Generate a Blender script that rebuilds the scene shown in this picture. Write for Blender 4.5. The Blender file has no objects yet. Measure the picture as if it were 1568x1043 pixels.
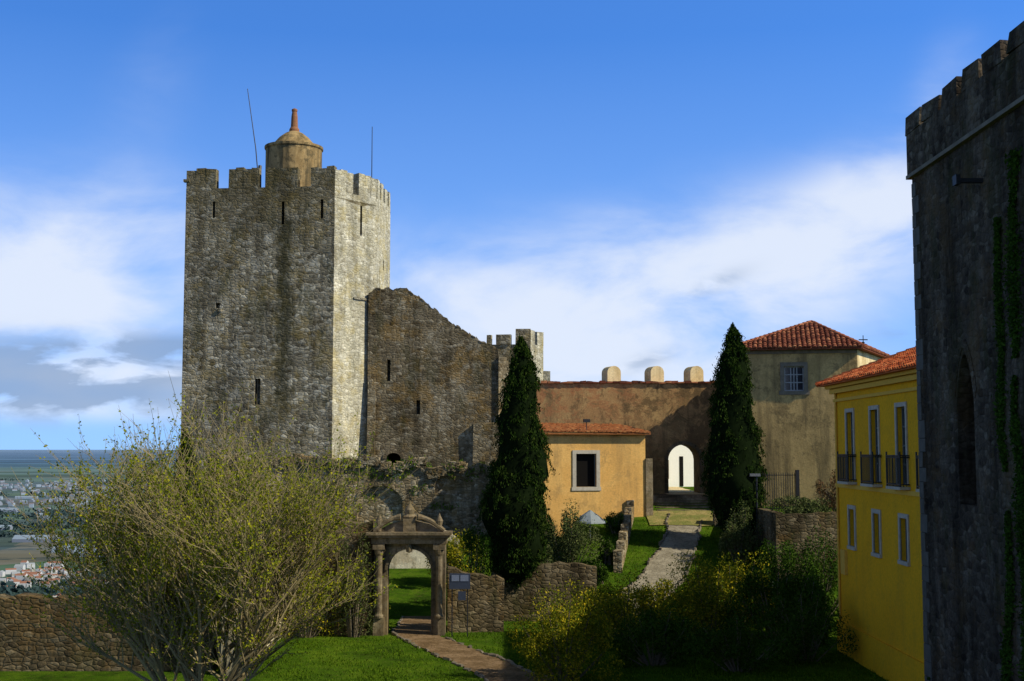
import bpy, math, random
import numpy as np
from mathutils import Vector, noise
random.seed(7); RNG=np.random.default_rng(11)
S=bpy.context.scene
R=math.radians
# ------------------------------------------------------------------ node helpers
class NT:
    def __init__(s,nt): s.nt=nt; nt.nodes.clear()
    def n(s,t,props=None,**inp):
        nd=s.nt.nodes.new(t)
        if props:
            for k,v in props.items(): setattr(nd,k,v)
        return nd
    def set(s,sock,v):
        if isinstance(v,bpy.types.Node): v=v.outputs[0]
        if isinstance(v,bpy.types.NodeSocket): s.nt.links.new(v,sock)
        else: sock.default_value=v
    def m(s,op,a,b=0.0,c=None,clamp=False):
        nd=s.nt.nodes.new('ShaderNodeMath'); nd.operation=op; nd.use_clamp=clamp
        s.set(nd.inputs[0],a); s.set(nd.inputs[1],b)
        if c is not None: s.set(nd.inputs[2],c)
        return nd.outputs[0]
    def mix(s,f,a,b,bt='MIX'):
        nd=s.nt.nodes.new('ShaderNodeMixRGB'); nd.blend_type=bt
        s.set(nd.inputs[0],f)
        for i,v in ((1,a),(2,b)):
            if isinstance(v,tuple) and len(v)==3: v=(*v,1)
            s.set(nd.inputs[i],v)
        return nd.outputs[0]
    def ramp(s,f,stops,interp='LINEAR'):
        nd=s.nt.nodes.new('ShaderNodeValToRGB'); cr=nd.color_ramp; cr.interpolation=interp
        while len(cr.elements)<len(stops): cr.elements.new(0.5)
        for e,(p,c) in zip(cr.elements,stops):
            e.position=p; e.color=(*c,1) if isinstance(c,tuple) else (c,c,c,1)
        s.set(nd.inputs[0],f); return nd.outputs[0]
    def noise(s,vec,scale,detail=5,rough=.55,dist=0.0):
        nd=s.n('ShaderNodeTexNoise'); s.set(nd.inputs['Vector'],vec)
        nd.inputs['Scale'].default_value=scale; nd.inputs['Detail'].default_value=detail
        nd.inputs['Roughness'].default_value=rough; nd.inputs['Distortion'].default_value=dist
        return nd.outputs['Fac']
    def mapping(s,vec,scale=(1,1,1),loc=(0,0,0)):
        nd=s.n('ShaderNodeMapping'); s.set(nd.inputs['Vector'],vec)
        nd.inputs['Scale'].default_value=scale; nd.inputs['Location'].default_value=loc
        return nd.outputs[0]
def newmat(name):
    m=bpy.data.materials.new(name); m.use_nodes=True
    return m,NT(m.node_tree)
def finish(N,col,rough=.9,height=None,bd=.1,bs=1.0,spec=.2,metal=0):
    p=N.n('ShaderNodeBsdfPrincipled'); N.set(p.inputs['Base Color'],col if not (isinstance(col,tuple) and len(col)==3) else (*col,1))
    N.set(p.inputs['Roughness'],rough); p.inputs['Specular IOR Level'].default_value=spec; p.inputs['Metallic'].default_value=metal
    if height is not None:
        b=N.n('ShaderNodeBump'); b.inputs['Strength'].default_value=bs; b.inputs['Distance'].default_value=bd
        N.set(b.inputs['Height'],height); N.nt.links.new(b.outputs[0],p.inputs['Normal'])
    o=N.n('ShaderNodeOutputMaterial'); N.nt.links.new(p.outputs[0],o.inputs[0]); return p

def stone(name,dark,mid,light,size=.45,mortar=None,lichen=(.42,.36,.16),lich=.35,streak=.6,bd=.04,pale=(.5,.48,.42),pale_amt=.3,moss=.0,extra=None,blotch=.45):
    m,N=newmat(name); co=N.n('ShaderNodeTexCoord').outputs['Object']
    warp=N.n('ShaderNodeTexNoise'); N.set(warp.inputs['Vector'],co); warp.inputs['Scale'].default_value=1.3; warp.inputs['Detail'].default_value=2
    v=N.n('ShaderNodeVectorMath',{'operation':'MULTIPLY_ADD'}); N.set(v.inputs[0],warp.outputs['Color']); v.inputs[1].default_value=(.3,.3,.10); N.set(v.inputs[2],co)
    mp=N.mapping(v.outputs[0],(1/size,1/size,1.9/size))
    vo=N.n('ShaderNodeTexVoronoi',{'feature':'F1'}); N.set(vo.inputs['Vector'],mp); vo.inputs['Randomness'].default_value=.85; vo.inputs['Scale'].default_value=1
    ve=N.n('ShaderNodeTexVoronoi',{'feature':'DISTANCE_TO_EDGE'}); N.set(ve.inputs['Vector'],mp); ve.inputs['Randomness'].default_value=.85; ve.inputs['Scale'].default_value=1
    sp=N.n('ShaderNodeSeparateColor'); N.set(sp.inputs[0],vo.outputs['Color'])
    c=N.ramp(sp.outputs[0],[(0,dark),(.3,mid),(.72,mid),(1,light)])
    fine=N.noise(co,7,4,.8); big=N.noise(co,.25,6,.72,.4)
    c=N.mix(1,c,N.ramp(fine,[(.3,.5),(.7,1.5)]),'MULTIPLY')
    c=N.mix(1,c,N.ramp(big,[(.34,1-blotch),(.66,1+blotch)]),'MULTIPLY')
    mo=mortar or tuple(x*.8 for x in mid)
    edge=N.ramp(ve.outputs['Distance'],[(0.02,1.0),(.10,0.0)])
    c=N.mix(N.m('MULTIPLY',edge,.5),c,mo)
    pn=N.noise(N.mapping(co,(1,1,.8),(9,3,5)),1.0,6,.82,.3)
    c=N.mix(N.m('MULTIPLY',N.ramp(pn,[(.53,0.0),(.62,1.0)]),pale_amt*1.6,clamp=True),c,pale)
    ln=N.noise(N.mapping(co,(1,1,1),(31,13,7)),.5,6,.82)
    c=N.mix(N.m('MULTIPLY',N.ramp(ln,[(.5,0.0),(.6,1.0)]),lich,clamp=True),c,lichen)
    sn=N.noise(N.mapping(co,(.9,.9,.12)),1.0,5,.7)
    c=N.mix(1,c,N.ramp(sn,[(.38,1-streak),(.56,1.0)]),'MULTIPLY')
    if moss>0:
        mn=N.noise(N.mapping(co,(1,1,.35),(5,2,1)),.8,6,.78)
        c=N.mix(N.m('MULTIPLY',N.ramp(mn,[(.52,0.0),(.60,1.0)]),moss),c,(.045,.048,.016))
    if extra: c=extra(N,co,c)
    h=N.m('ADD',N.m('MULTIPLY',N.ramp(ve.outputs['Distance'],[(0,0.0),(.16,.85),(.4,1.0)]),.6),N.m('MULTIPLY',N.m('ADD',fine,pn),.6))
    h=N.m('ADD',h,N.m('MULTIPLY',sp.outputs[1],.45))
    finish(N,c,.95,h,bd,1.0,.03); return m
def plaster(name,base,stain,dirt,amt=.7,damt=.6,sc=.35,bd=.03,extra=None):
    m,N=newmat(name); co=N.n('ShaderNodeTexCoord').outputs['Object']
    n1=N.noise(co,sc,6,.75,.5); n2=N.noise(N.mapping(co,(1,1,.12),(4,4,4)),1.1,5,.65); n3=N.noise(co,9,4,.78)
    c=N.mix(N.m('MULTIPLY',N.ramp(n1,[(.45,0.0),(.56,1.0)]),amt),base,stain)
    c=N.mix(N.m('MULTIPLY',N.ramp(n2,[(.48,0.0),(.68,1.0)]),damt),c,dirt)
    n4=N.noise(N.mapping(co,(1,1,1),(7,7,1)),1.0,7,.8)
    c=N.mix(N.m('MULTIPLY',N.ramp(n4,[(.52,0.0),(.59,1.0)]),damt*.75),c,dirt)
    if extra: c=extra(N,co,c)
    c=N.mix(1,c,N.ramp(n3,[(.2,.74),(.8,1.25)]),'MULTIPLY')
    finish(N,c,.92,N.m('ADD',N.m('MULTIPLY',n3,.5),n4),bd,.8,.05); return m
def simple(name,col,rough=.7,var=.25,sc=8,metal=0,spec=.3,bd=.01):
    m,N=newmat(name); co=N.n('ShaderNodeTexCoord').outputs['Object']
    n=N.noise(co,sc,4,.65)
    c=N.mix(1,(*col,1),N.ramp(n,[(.2,1-var),(.8,1+var)]),'MULTIPLY')
    finish(N,c,rough,n,bd,.6,spec,metal); return m
def foliage(name,cols,trans=.3,rough=.6):
    m,N=newmat(name); g=N.n('ShaderNodeNewGeometry')
    co=N.n('ShaderNodeTexCoord').outputs['Object']
    f=N.m('ADD',N.m('MULTIPLY',g.outputs['Random Per Island'],.6),N.m('MULTIPLY',N.noise(co,1.0,2,.6),.45))
    k=len(cols); c=N.ramp(f,[(.12+.76*i/(k-1),cols[i]) for i in range(k)])
    p=N.n('ShaderNodeBsdfDiffuse'); N.set(p.inputs['Color'],c)
    o=N.n('ShaderNodeOutputMaterial')
    if trans>0:
        t=N.n('ShaderNodeBsdfTranslucent'); N.set(t.inputs[0],c)
        x=N.n('ShaderNodeMixShader'); x.inputs[0].default_value=trans
        N.nt.links.new(p.outputs[0],x.inputs[1]); N.nt.links.new(t.outputs[0],x.inputs[2]); N.nt.links.new(x.outputs[0],o.inputs[0])
    else: N.nt.links.new(p.outputs[0],o.inputs[0])
    return m
# ------------------------------------------------------------------ mesh helpers
class MB:
    def __init__(s): s.v=[]; s.f=[]; s.mi=[]
    def add(s,vs,fs,mi=0):
        o=len(s.v); s.v+= [tuple(p) for p in vs]; s.f+=[tuple(i+o for i in f) for f in fs]; s.mi+=[mi]*len(fs); return s
    def box(s,x0,x1,y0,y1,z0,z1,mi=0,j=0):
        r=lambda: random.uniform(-j,j)
        vs=[(x+r(),y+r(),z+r()) for z in (z0,z1) for x,y in ((x0,y0),(x1,y0),(x1,y1),(x0,y1))]
        return s.add(vs,[(3,2,1,0),(4,5,6,7),(0,1,5,4),(1,2,6,5),(2,3,7,6),(3,0,4,7)],mi)
    def prism(s,poly,z0,z1,mi=0,top=None):
        n=len(poly); top=top or poly
        vs=[(x,y,z0) for x,y in poly]+[(x,y,z1) for x,y in top]
        return s.add(vs,[tuple(range(n-1,-1,-1)),tuple(range(n,2*n))]+[(i,(i+1)%n,n+(i+1)%n,n+i) for i in range(n)],mi)
    def seg(s,p,q,z0,z1,th,mi=0,j=0,off=0):
        p=Vector(p);q=Vector(q);d=(q-p).normalized();nrm=Vector((-d.y,d.x))
        a=p+nrm*off;b=q+nrm*off;c=b+nrm*th;e=a+nrm*th
        r=lambda: random.uniform(-j,j)
        vs=[(w.x+r(),w.y+r(),z0) for w in (a,b,c,e)]+[(w.x+r(),w.y+r(),z1+r()) for w in (a,b,c,e)]
        return s.add(vs,[(3,2,1,0),(4,5,6,7),(0,1,5,4),(1,2,6,5),(2,3,7,6),(3,0,4,7)],mi)
    def slab(s,prof,o,d,th,mi=0):
        d=Vector(d).normalized(); nrm=Vector((-d.y,d.x)); n=len(prof)
        vs=[(o[0]+d.x*a,o[1]+d.y*a,z) for a,z in prof]+[(o[0]+d.x*a+nrm.x*th,o[1]+d.y*a+nrm.y*th,z) for a,z in prof]
        return s.add(vs,[tuple(range(n)),tuple(range(2*n-1,n-1,-1))]+[(i,n+i,n+(i+1)%n,(i+1)%n) for i in range(n)],mi)
    def lathe(s,cx,cy,prof,n=24,mi=0):
        vs=[];fs=[]
        for r,z in prof:
            for k in range(n):
                a=2*math.pi*k/n; vs.append((cx+r*math.cos(a),cy+r*math.sin(a),z))
        for i in range(len(prof)-1):
            for k in range(n):
                k2=(k+1)%n; fs.append((i*n+k,i*n+k2,(i+1)*n+k2,(i+1)*n+k))
        fs.append(tuple(range(n-1,-1,-1))); fs.append(tuple((len(prof)-1)*n+k for k in range(n)))
        return s.add(vs,fs,mi)
    def tube(s,pts,rad,n=5,mi=0):
        pts=[Vector(p) for p in pts]; vs=[];fs=[]
        if not hasattr(rad,'__len__'): rad=[rad]*len(pts)
        for i,p in enumerate(pts):
            d=(pts[min(i+1,len(pts)-1)]-pts[max(i-1,0)]).normalized()
            a=d.cross(Vector((0.13,0.31,1)) if abs(d.z)<.9 else Vector((1,.2,0))).normalized(); b=d.cross(a)
            for k in range(n):
                t=2*math.pi*k/n; vs.append(p+(a*math.cos(t)+b*math.sin(t))*rad[i])
        for i in range(len(pts)-1):
            for k in range(n):
                k2=(k+1)%n; fs.append((i*n+k,i*n+k2,(i+1)*n+k2,(i+1)*n+k))
        fs.append(tuple(range(n))); fs.append(tuple((len(pts)-1)*n+k for k in range(n-1,-1,-1)))
        return s.add(vs,fs,mi)
    def obj(s,name,mats,smooth=False):
        me=bpy.data.meshes.new(name); me.from_pydata(s.v,[],s.f)
        for m in (mats if isinstance(mats,(list,tuple)) else [mats]): me.materials.append(m)
        me.polygons.foreach_set('material_index',s.mi)
        import bmesh
        bm=bmesh.new(); bm.from_mesh(me); bmesh.ops.recalc_face_normals(bm,faces=bm.faces); bm.to_mesh(me); bm.free()
        if smooth: me.polygons.foreach_set('use_smooth',[True]*len(me.polygons))
        o=bpy.data.objects.new(name,me); S.collection.objects.link(o); return o
def group(name,objs):
    e=bpy.data.objects.new(name,None); S.collection.objects.link(e)
    for o in objs: o.parent=e
    return e
def pivot(e,px,py,ang):
    c,s=math.cos(ang),math.sin(ang); e.rotation_euler=(0,0,ang); e.location=(px-(c*px-s*py),py-(s*px+c*py),0)
def cut(o,cutters):
    for i,mb in enumerate(cutters):
        c=mb.obj('cut',o.data.materials[0])
        md=o.modifiers.new('b','BOOLEAN'); md.operation='DIFFERENCE'; md.solver='EXACT'; md.object=c
        bpy.context.view_layer.update()
        me=bpy.data.meshes.new_from_object(o.evaluated_get(bpy.context.evaluated_depsgraph_get()))
        if len(me.polygons)>3: o.data=me
        o.modifiers.clear(); bpy.data.objects.remove(c)
    return o
def archprof(x0,x1,z0,zs,zt,n=12,pointed=False):
    c=(x0+x1)/2;hw=(x1-x0)/2;p=[(x0,z0),(x1,z0)]
    for i in range(n+1):
        a=math.pi*i/n
        if pointed:
            t=i/n; x=x1-(x1-x0)*t; k=1-abs(2*t-1); p.append((x,zs+(zt-zs)*math.sin(k*math.pi/2)**.8))
        else: p.append((c+hw*math.cos(a),zs+(zt-zs)*math.sin(a)))
    return p
def jline(pts,step=.5,j=.12):
    out=[]
    for (a,z),(b,w) in zip(pts[:-1],pts[1:]):
        n=max(1,int(math.hypot(b-a,w-z)/step))
        for i in range(n):
            t=i/n; out.append((a+(b-a)*t+random.uniform(-.05,.05),z+(w-z)*t+random.uniform(-j,j)))
    out.append(pts[-1]); return out
def leaves(name,C,ln,wd,mat,up=0.0,jit=.4):
    C=np.asarray(C,dtype=np.float64); n=len(C)
    t=RNG.normal(size=(n,3)); t[:,2]+=up*2.2; t/=np.linalg.norm(t,axis=1)[:,None]
    q=RNG.normal(size=(n,3)); b=np.cross(t,q); b/=np.linalg.norm(b,axis=1)[:,None]+1e-9
    L=(ln*(1+jit*RNG.uniform(-1,1,n)))[:,None]*.5; W=(wd*(1+jit*RNG.uniform(-1,1,n)))[:,None]*.5
    V=np.stack([C-t*L,C+b*W,C+t*L,C-b*W],1).reshape(-1,3)
    me=bpy.data.meshes.new(name); me.vertices.add(4*n); me.vertices.foreach_set('co',V.ravel())
    me.loops.add(4*n); me.loops.foreach_set('vertex_index',np.arange(4*n,dtype=np.int32))
    me.polygons.add(n); me.polygons.foreach_set('loop_start',np.arange(0,4*n,4,dtype=np.int32))
    me.update(calc_edges=True); me.materials.append(mat)
    o=bpy.data.objects.new(name,me); S.collection.objects.link(o); return o
# ------------------------------------------------------------------ terrain height
def clamp(v,a,b): return max(a,min(b,v))
def sstep(x,a,b): t=clamp((x-a)/(b-a),0,1); return t*t*(3-2*t)
def H(x,y):
    sr=clamp(-8.5+.229*(y-62),-8.5,-3.05)
    sl=clamp(-8.5+.15*(y-66),-8.5,-5.6)
    sl=sl+( -1.7-sl)*sstep(y,85.2,85.9)
    w=sstep(x,1.5,4.5); z=sl*(1-w)+sr*w
    if x>14.2 and y>68.6: z=max(z,-3.6)
    if y<50.6: xb=-40
    else: xb=-12-max(0,min(12,(y-60)*.32))
    d=max(xb-x,x-45,y-125,-40-y,0)
    if d>0: z=max(-200,z-1.5*d+ (noise.noise(Vector((x*.05,y*.05,0)))*4*min(1,d/8)))
    return z
# ------------------------------------------------------------------ materials
def streak_extra(N,co,c):
    s=N.n('ShaderNodeSeparateXYZ'); N.set(s.inputs[0],co)
    wn=N.noise(co,.9,5,.75)
    wob=N.m('MULTIPLY',N.m('SUBTRACT',wn,.5),3.2)
    d=N.m('ABSOLUTE',N.m('ADD',N.m('ADD',s.outputs[0],17.6),wob))
    k=N.ramp(d,[(.1,1.0),(.9,0.0)])
    zz=N.ramp(N.m('MULTIPLY',N.m('ADD',s.outputs[2],2),.05),[(.1,0.0),(.3,1.0),(.98,1.0),(1,0.0)])
    f=N.m('MULTIPLY',N.m('MULTIPLY',k,zz),.75)
    c=N.mix(f,c,(.035,.034,.014))
    t=N.ramp(N.m('ADD',N.m('MULTIPLY',s.outputs[2],.04),N.m('MULTIPLY',N.m('SUBTRACT',wn,.5),.8)),[(.6,0.0),(.85,.6)])
    return N.mix(t,c,(.10,.08,.035))
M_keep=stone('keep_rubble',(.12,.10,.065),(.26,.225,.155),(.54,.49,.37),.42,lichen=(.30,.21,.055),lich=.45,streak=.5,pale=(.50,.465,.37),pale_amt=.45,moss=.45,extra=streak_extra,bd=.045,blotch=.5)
M_keeplit=stone('keep_rubble_sunlit',(.32,.285,.20),(.47,.435,.32),(.66,.62,.49),.42,lichen=(.48,.38,.14),lich=.5,streak=.35,pale=(.67,.64,.52),pale_amt=.4,moss=.25,bd=.04,blotch=.25)  # paler copy of the keep stone, sunlight put into the colour of side faces
M_ruin=stone('ruin_rubble',(.09,.07,.043),(.185,.15,.095),(.35,.30,.21),.36,lichen=(.29,.17,.04),lich=.45,streak=.5,pale=(.36,.32,.235),pale_amt=.4,moss=.35,bd=.045)
M_terr=stone('terrace_rubble',(.11,.085,.05),(.24,.19,.115),(.46,.39,.27),.36,lichen=(.33,.2,.06),lich=.45,streak=.5,pale=(.50,.45,.34),pale_amt=.4,moss=.35,bd=.06)
M_gard=stone('garden_wall_rubble',(.06,.045,.026),(.12,.092,.052),(.24,.19,.115),.34,lichen=(.20,.12,.04),lich=.5,streak=.5,pale=(.22,.18,.12),pale_amt=.3,moss=.45,bd=.05)
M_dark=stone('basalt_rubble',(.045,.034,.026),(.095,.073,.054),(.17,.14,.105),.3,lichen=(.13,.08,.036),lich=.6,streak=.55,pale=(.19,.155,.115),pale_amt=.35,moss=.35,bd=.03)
M_port=stone('portal_stone',(.15,.115,.07),(.21,.165,.105),(.28,.23,.15),1.2,streak=.6,pale_amt=.15,pale=(.33,.28,.2),bd=.02,lich=.35,moss=.4,lichen=(.24,.17,.07))
M_trim=simple('dressed_stone',(.46,.41,.32),.85,.25,5)
M_trimd=simple('weathered_trim',(.18,.15,.11),.9,.4,3,bd=.03)
M_dome=plaster('dome_plaster',(.40,.28,.13),(.25,.165,.07),(.085,.07,.04),.8,.95)
M_spire=simple('spire_brick',(.26,.12,.06),.9,.3)
M_yel=plaster('yellow_plaster',(.82,.42,.018),(.74,.36,.016),(.50,.28,.03),.5,.3,.25,.01)
M_yband=simple('yellow_band',(.72,.42,.06),.9,.12)
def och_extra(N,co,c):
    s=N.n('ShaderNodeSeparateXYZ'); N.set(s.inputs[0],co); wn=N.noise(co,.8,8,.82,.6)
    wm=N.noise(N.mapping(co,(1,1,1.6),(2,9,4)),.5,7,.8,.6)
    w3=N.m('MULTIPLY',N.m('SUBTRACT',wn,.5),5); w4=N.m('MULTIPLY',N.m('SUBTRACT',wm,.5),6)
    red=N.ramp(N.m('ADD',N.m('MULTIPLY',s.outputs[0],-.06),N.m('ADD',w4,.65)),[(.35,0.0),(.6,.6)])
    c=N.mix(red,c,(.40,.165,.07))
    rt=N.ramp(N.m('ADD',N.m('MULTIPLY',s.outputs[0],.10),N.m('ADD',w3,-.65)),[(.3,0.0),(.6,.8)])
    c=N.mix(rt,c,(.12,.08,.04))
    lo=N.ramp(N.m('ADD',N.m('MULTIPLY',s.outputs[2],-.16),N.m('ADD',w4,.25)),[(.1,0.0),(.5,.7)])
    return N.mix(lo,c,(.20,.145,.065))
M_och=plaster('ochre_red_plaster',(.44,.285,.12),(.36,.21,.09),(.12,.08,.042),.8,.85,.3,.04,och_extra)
M_org=plaster('orange_plaster',(.76,.45,.14),(.66,.36,.10),(.30,.19,.08),.6,.5,.4,.02)
M_house=plaster('house_plaster',(.50,.34,.14),(.36,.245,.10),(.16,.115,.055),.8,.85,.4,.03)
M_cream=plaster('cream_plaster',(.74,.60,.34),(.60,.44,.20),(.30,.22,.12),.6,.5)
M_creamw=plaster('cream_old_plaster',(.74,.66,.47),(.5,.4,.25),(.2,.17,.10),.8,.9,.6,.05)
M_white=simple('white_plaster',(.8,.77,.68),.85,.06)
def tilemat(name,a,b,c):
    m,N=newmat(name); g=N.n('ShaderNodeNewGeometry'); co=N.n('ShaderNodeTexCoord').outputs['Object']
    col=N.ramp(g.outputs['Random Per Island'],[(0,a),(.5,b),(1,c)])
    col=N.mix(1,col,N.ramp(N.noise(co,3,5,.7),[(.3,.55),(.7,1.2)]),'MULTIPLY'); finish(N,col,.9,spec=.1); return m
M_tile=tilemat('clay_tile_new',(.42,.075,.022),(.56,.13,.042),(.68,.22,.08))
M_tile2=tilemat('clay_tile_old',(.15,.05,.028),(.27,.085,.045),(.40,.17,.08))
M_iron=simple('black_iron',(.02,.02,.022),.5,.1)
M_steel=simple('galvanised_metal',(.25,.25,.25),.4,.1,metal=.6)
m,N=newmat('dark_glass'); finish(N,(.015,.02,.03),.08,spec=.6); M_glass=m
m,N=newmat('void_dark'); finish(N,(.012,.011,.01),.95,spec=0); M_void=m
M_frame=simple('grey_window_frame',(.35,.36,.36),.6,.1)
M_frameg=simple('dark_window_frame',(.10,.12,.12),.6,.1)
M_bark=simple('bark',(.13,.105,.07),.95,.4,12,bd=.03)
M_twig=simple('twig_bark',(.25,.20,.10),.9,.3,10)
M_grassb=foliage('grass_blades',[(.035,.075,.005),(.075,.145,.008),(.13,.20,.012)],.3)
M_cyp=foliage('cypress_foliage',[(.007,.015,.003),(.014,.030,.005),(.024,.045,.008),(.05,.07,.012)],0)
M_spring=foliage('spring_leaves',[(.11,.15,.010),(.22,.26,.014),(.42,.39,.020)],.35)
M_bush=foliage('shrub_leaves',[(.014,.034,.005),(.035,.075,.009),(.08,.135,.016)],.15)
M_bushy=foliage('flowering_shrub_leaves',[(.04,.07,.008),(.10,.13,.010),(.21,.21,.015),(.60,.44,.02)],.2)
M_grey=foliage('grey_shrub_leaves',[(.035,.055,.015),(.07,.09,.028),(.14,.155,.055)],.1)
M_ivy=foliage('ivy_leaves',[(.015,.04,.006),(.035,.075,.010),(.07,.13,.016)],.15)
M_red=foliage('reddish_twigs',[(.10,.05,.02),(.18,.09,.04),(.14,.12,.04)],.2)
def pathmat(name,a,b,sc):
    m,N=newmat(name); co=N.n('ShaderNodeTexCoord').outputs['Object']
    ve=N.n('ShaderNodeTexVoronoi',{'feature':'DISTANCE_TO_EDGE'}); N.set(ve.inputs['Vector'],co); ve.inputs['Scale'].default_value=sc
    n=N.noise(co,1.2,6,.75); f=N.noise(co,14,4,.78)
    c=N.mix(N.ramp(n,[(.42,0.0),(.58,1.0)]),a,b); c=N.mix(1,c,N.ramp(f,[(.2,.65),(.8,1.35)]),'MULTIPLY')
    c=N.mix(N.ramp(ve.outputs['Distance'],[(.0,.6),(.06,0.0)]),c,tuple(x*.4 for x in a))
    finish(N,c,.95,N.m('ADD',ve.outputs['Distance'],f),.03,.8,.05); return m
M_path=pathmat('flagstone_path',(.22,.19,.135),(.33,.29,.215),2.2)
M_dirt=pathmat('earth_path',(.14,.09,.045),(.24,.16,.09),3)
M_grav=pathmat('mossy_gravel',(.30,.24,.09),(.16,.17,.045),4)
# ground sheet
m,N=newmat('ground_sheet'); co=N.n('ShaderNodeTexCoord').outputs['Object']
s3=N.n('ShaderNodeSeparateXYZ'); N.set(s3.inputs[0],co)
n1=N.noise(co,.45,6,.75); n2=N.noise(co,4,5,.75); n3=N.noise(co,30,3,.7)
g=N.ramp(n1,[(.36,(.028,.060,.006)),(.5,(.058,.118,.008)),(.62,(.10,.165,.012))])
g=N.mix(N.m('MULTIPLY',N.ramp(n2,[(.52,0.0),(.66,1.0)]),.55),g,(.09,.075,.028))
g=N.mix(1,g,N.ramp(n3,[(.25,.5),(.75,1.4)]),'MULTIPLY')
yt=N.m('MULTIPLY',N.ramp(N.m('MULTIPLY',s3.outputs[1],.01),[(.84,0.0),(.86,1.0)]),N.ramp(N.m('MULTIPLY',s3.outputs[0],.02),[(.02,1.0),(.06,0.0)]))
g=N.mix(N.m('MULTIPLY',yt,.7),g,(.10,.085,.045))
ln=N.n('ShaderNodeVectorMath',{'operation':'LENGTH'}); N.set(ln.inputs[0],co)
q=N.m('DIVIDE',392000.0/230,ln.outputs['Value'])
fv=N.n('ShaderNodeTexVoronoi',{'feature':'F1','distance':'CHEBYCHEV'}); N.set(fv.inputs['Vector'],N.mapping(co,(.0035,.0022,0))); fv.inputs['Scale'].default_value=1
fs=N.n('ShaderNodeSeparateColor'); N.set(fs.inputs[0],fv.outputs['Color'])
fld=N.ramp(fs.outputs[0],[(0,(.03,.06,.025)),(.3,(.06,.12,.03)),(.5,(.10,.17,.045)),(.7,(.05,.075,.035)),(.85,(.16,.14,.08)),(1,(.11,.14,.06))],'CONSTANT')
tr=N.noise(N.mapping(co,(.004,.011,0)),1,7,.75)
fld=N.mix(N.ramp(tr,[(.5,0.0),(.56,.9)]),fld,(.02,.035,.022))
tw=N.noise(N.mapping(co,(.012,.03,0)),1,5,.8)
twm=N.noise(N.mapping(co,(.0005,.0009,0),(3,1,0)),1,3,.6)
fld=N.mix(N.m('MULTIPLY',N.ramp(tw,[(.58,0.0),(.64,.6)]),N.ramp(twm,[(.45,0.0),(.55,1.0)])),fld,(.32,.28,.25))
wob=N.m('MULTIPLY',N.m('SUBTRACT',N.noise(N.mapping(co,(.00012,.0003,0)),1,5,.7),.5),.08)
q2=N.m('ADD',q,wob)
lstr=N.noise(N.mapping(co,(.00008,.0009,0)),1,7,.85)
hz=N.ramp(q2,[(0,1.0),(.08,.86),(.13,.72),(.22,.55),(.5,.33),(1,.18)])  # aerial haze blended into the plain's base colour by distance
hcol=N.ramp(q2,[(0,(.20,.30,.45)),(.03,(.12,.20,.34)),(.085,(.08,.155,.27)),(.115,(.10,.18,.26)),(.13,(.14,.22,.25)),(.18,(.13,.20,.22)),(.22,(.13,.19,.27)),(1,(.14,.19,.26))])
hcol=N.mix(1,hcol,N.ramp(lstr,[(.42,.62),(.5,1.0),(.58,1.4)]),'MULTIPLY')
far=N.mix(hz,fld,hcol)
hill=N.mix(N.ramp(n1,[(.4,0.0),(.6,1.0)]),(.05,.07,.02),(.15,.12,.07))
zf=N.ramp(N.m('MULTIPLY',N.m('ADD',s3.outputs[2],200),.005),[(.02,0.0),(.15,1.0)])
c=N.mix(zf,far,hill)
zt=N.ramp(N.m('ADD',N.m('MULTIPLY',s3.outputs[2],.1),1.0),[(.02,0.0),(.13,1.0)])
c=N.mix(zt,c,g)
finish(N,c,.95,N.m('MULTIPLY',N.m('ADD',n2,n3),zt),.05,1,.0); M_ground=m
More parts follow.
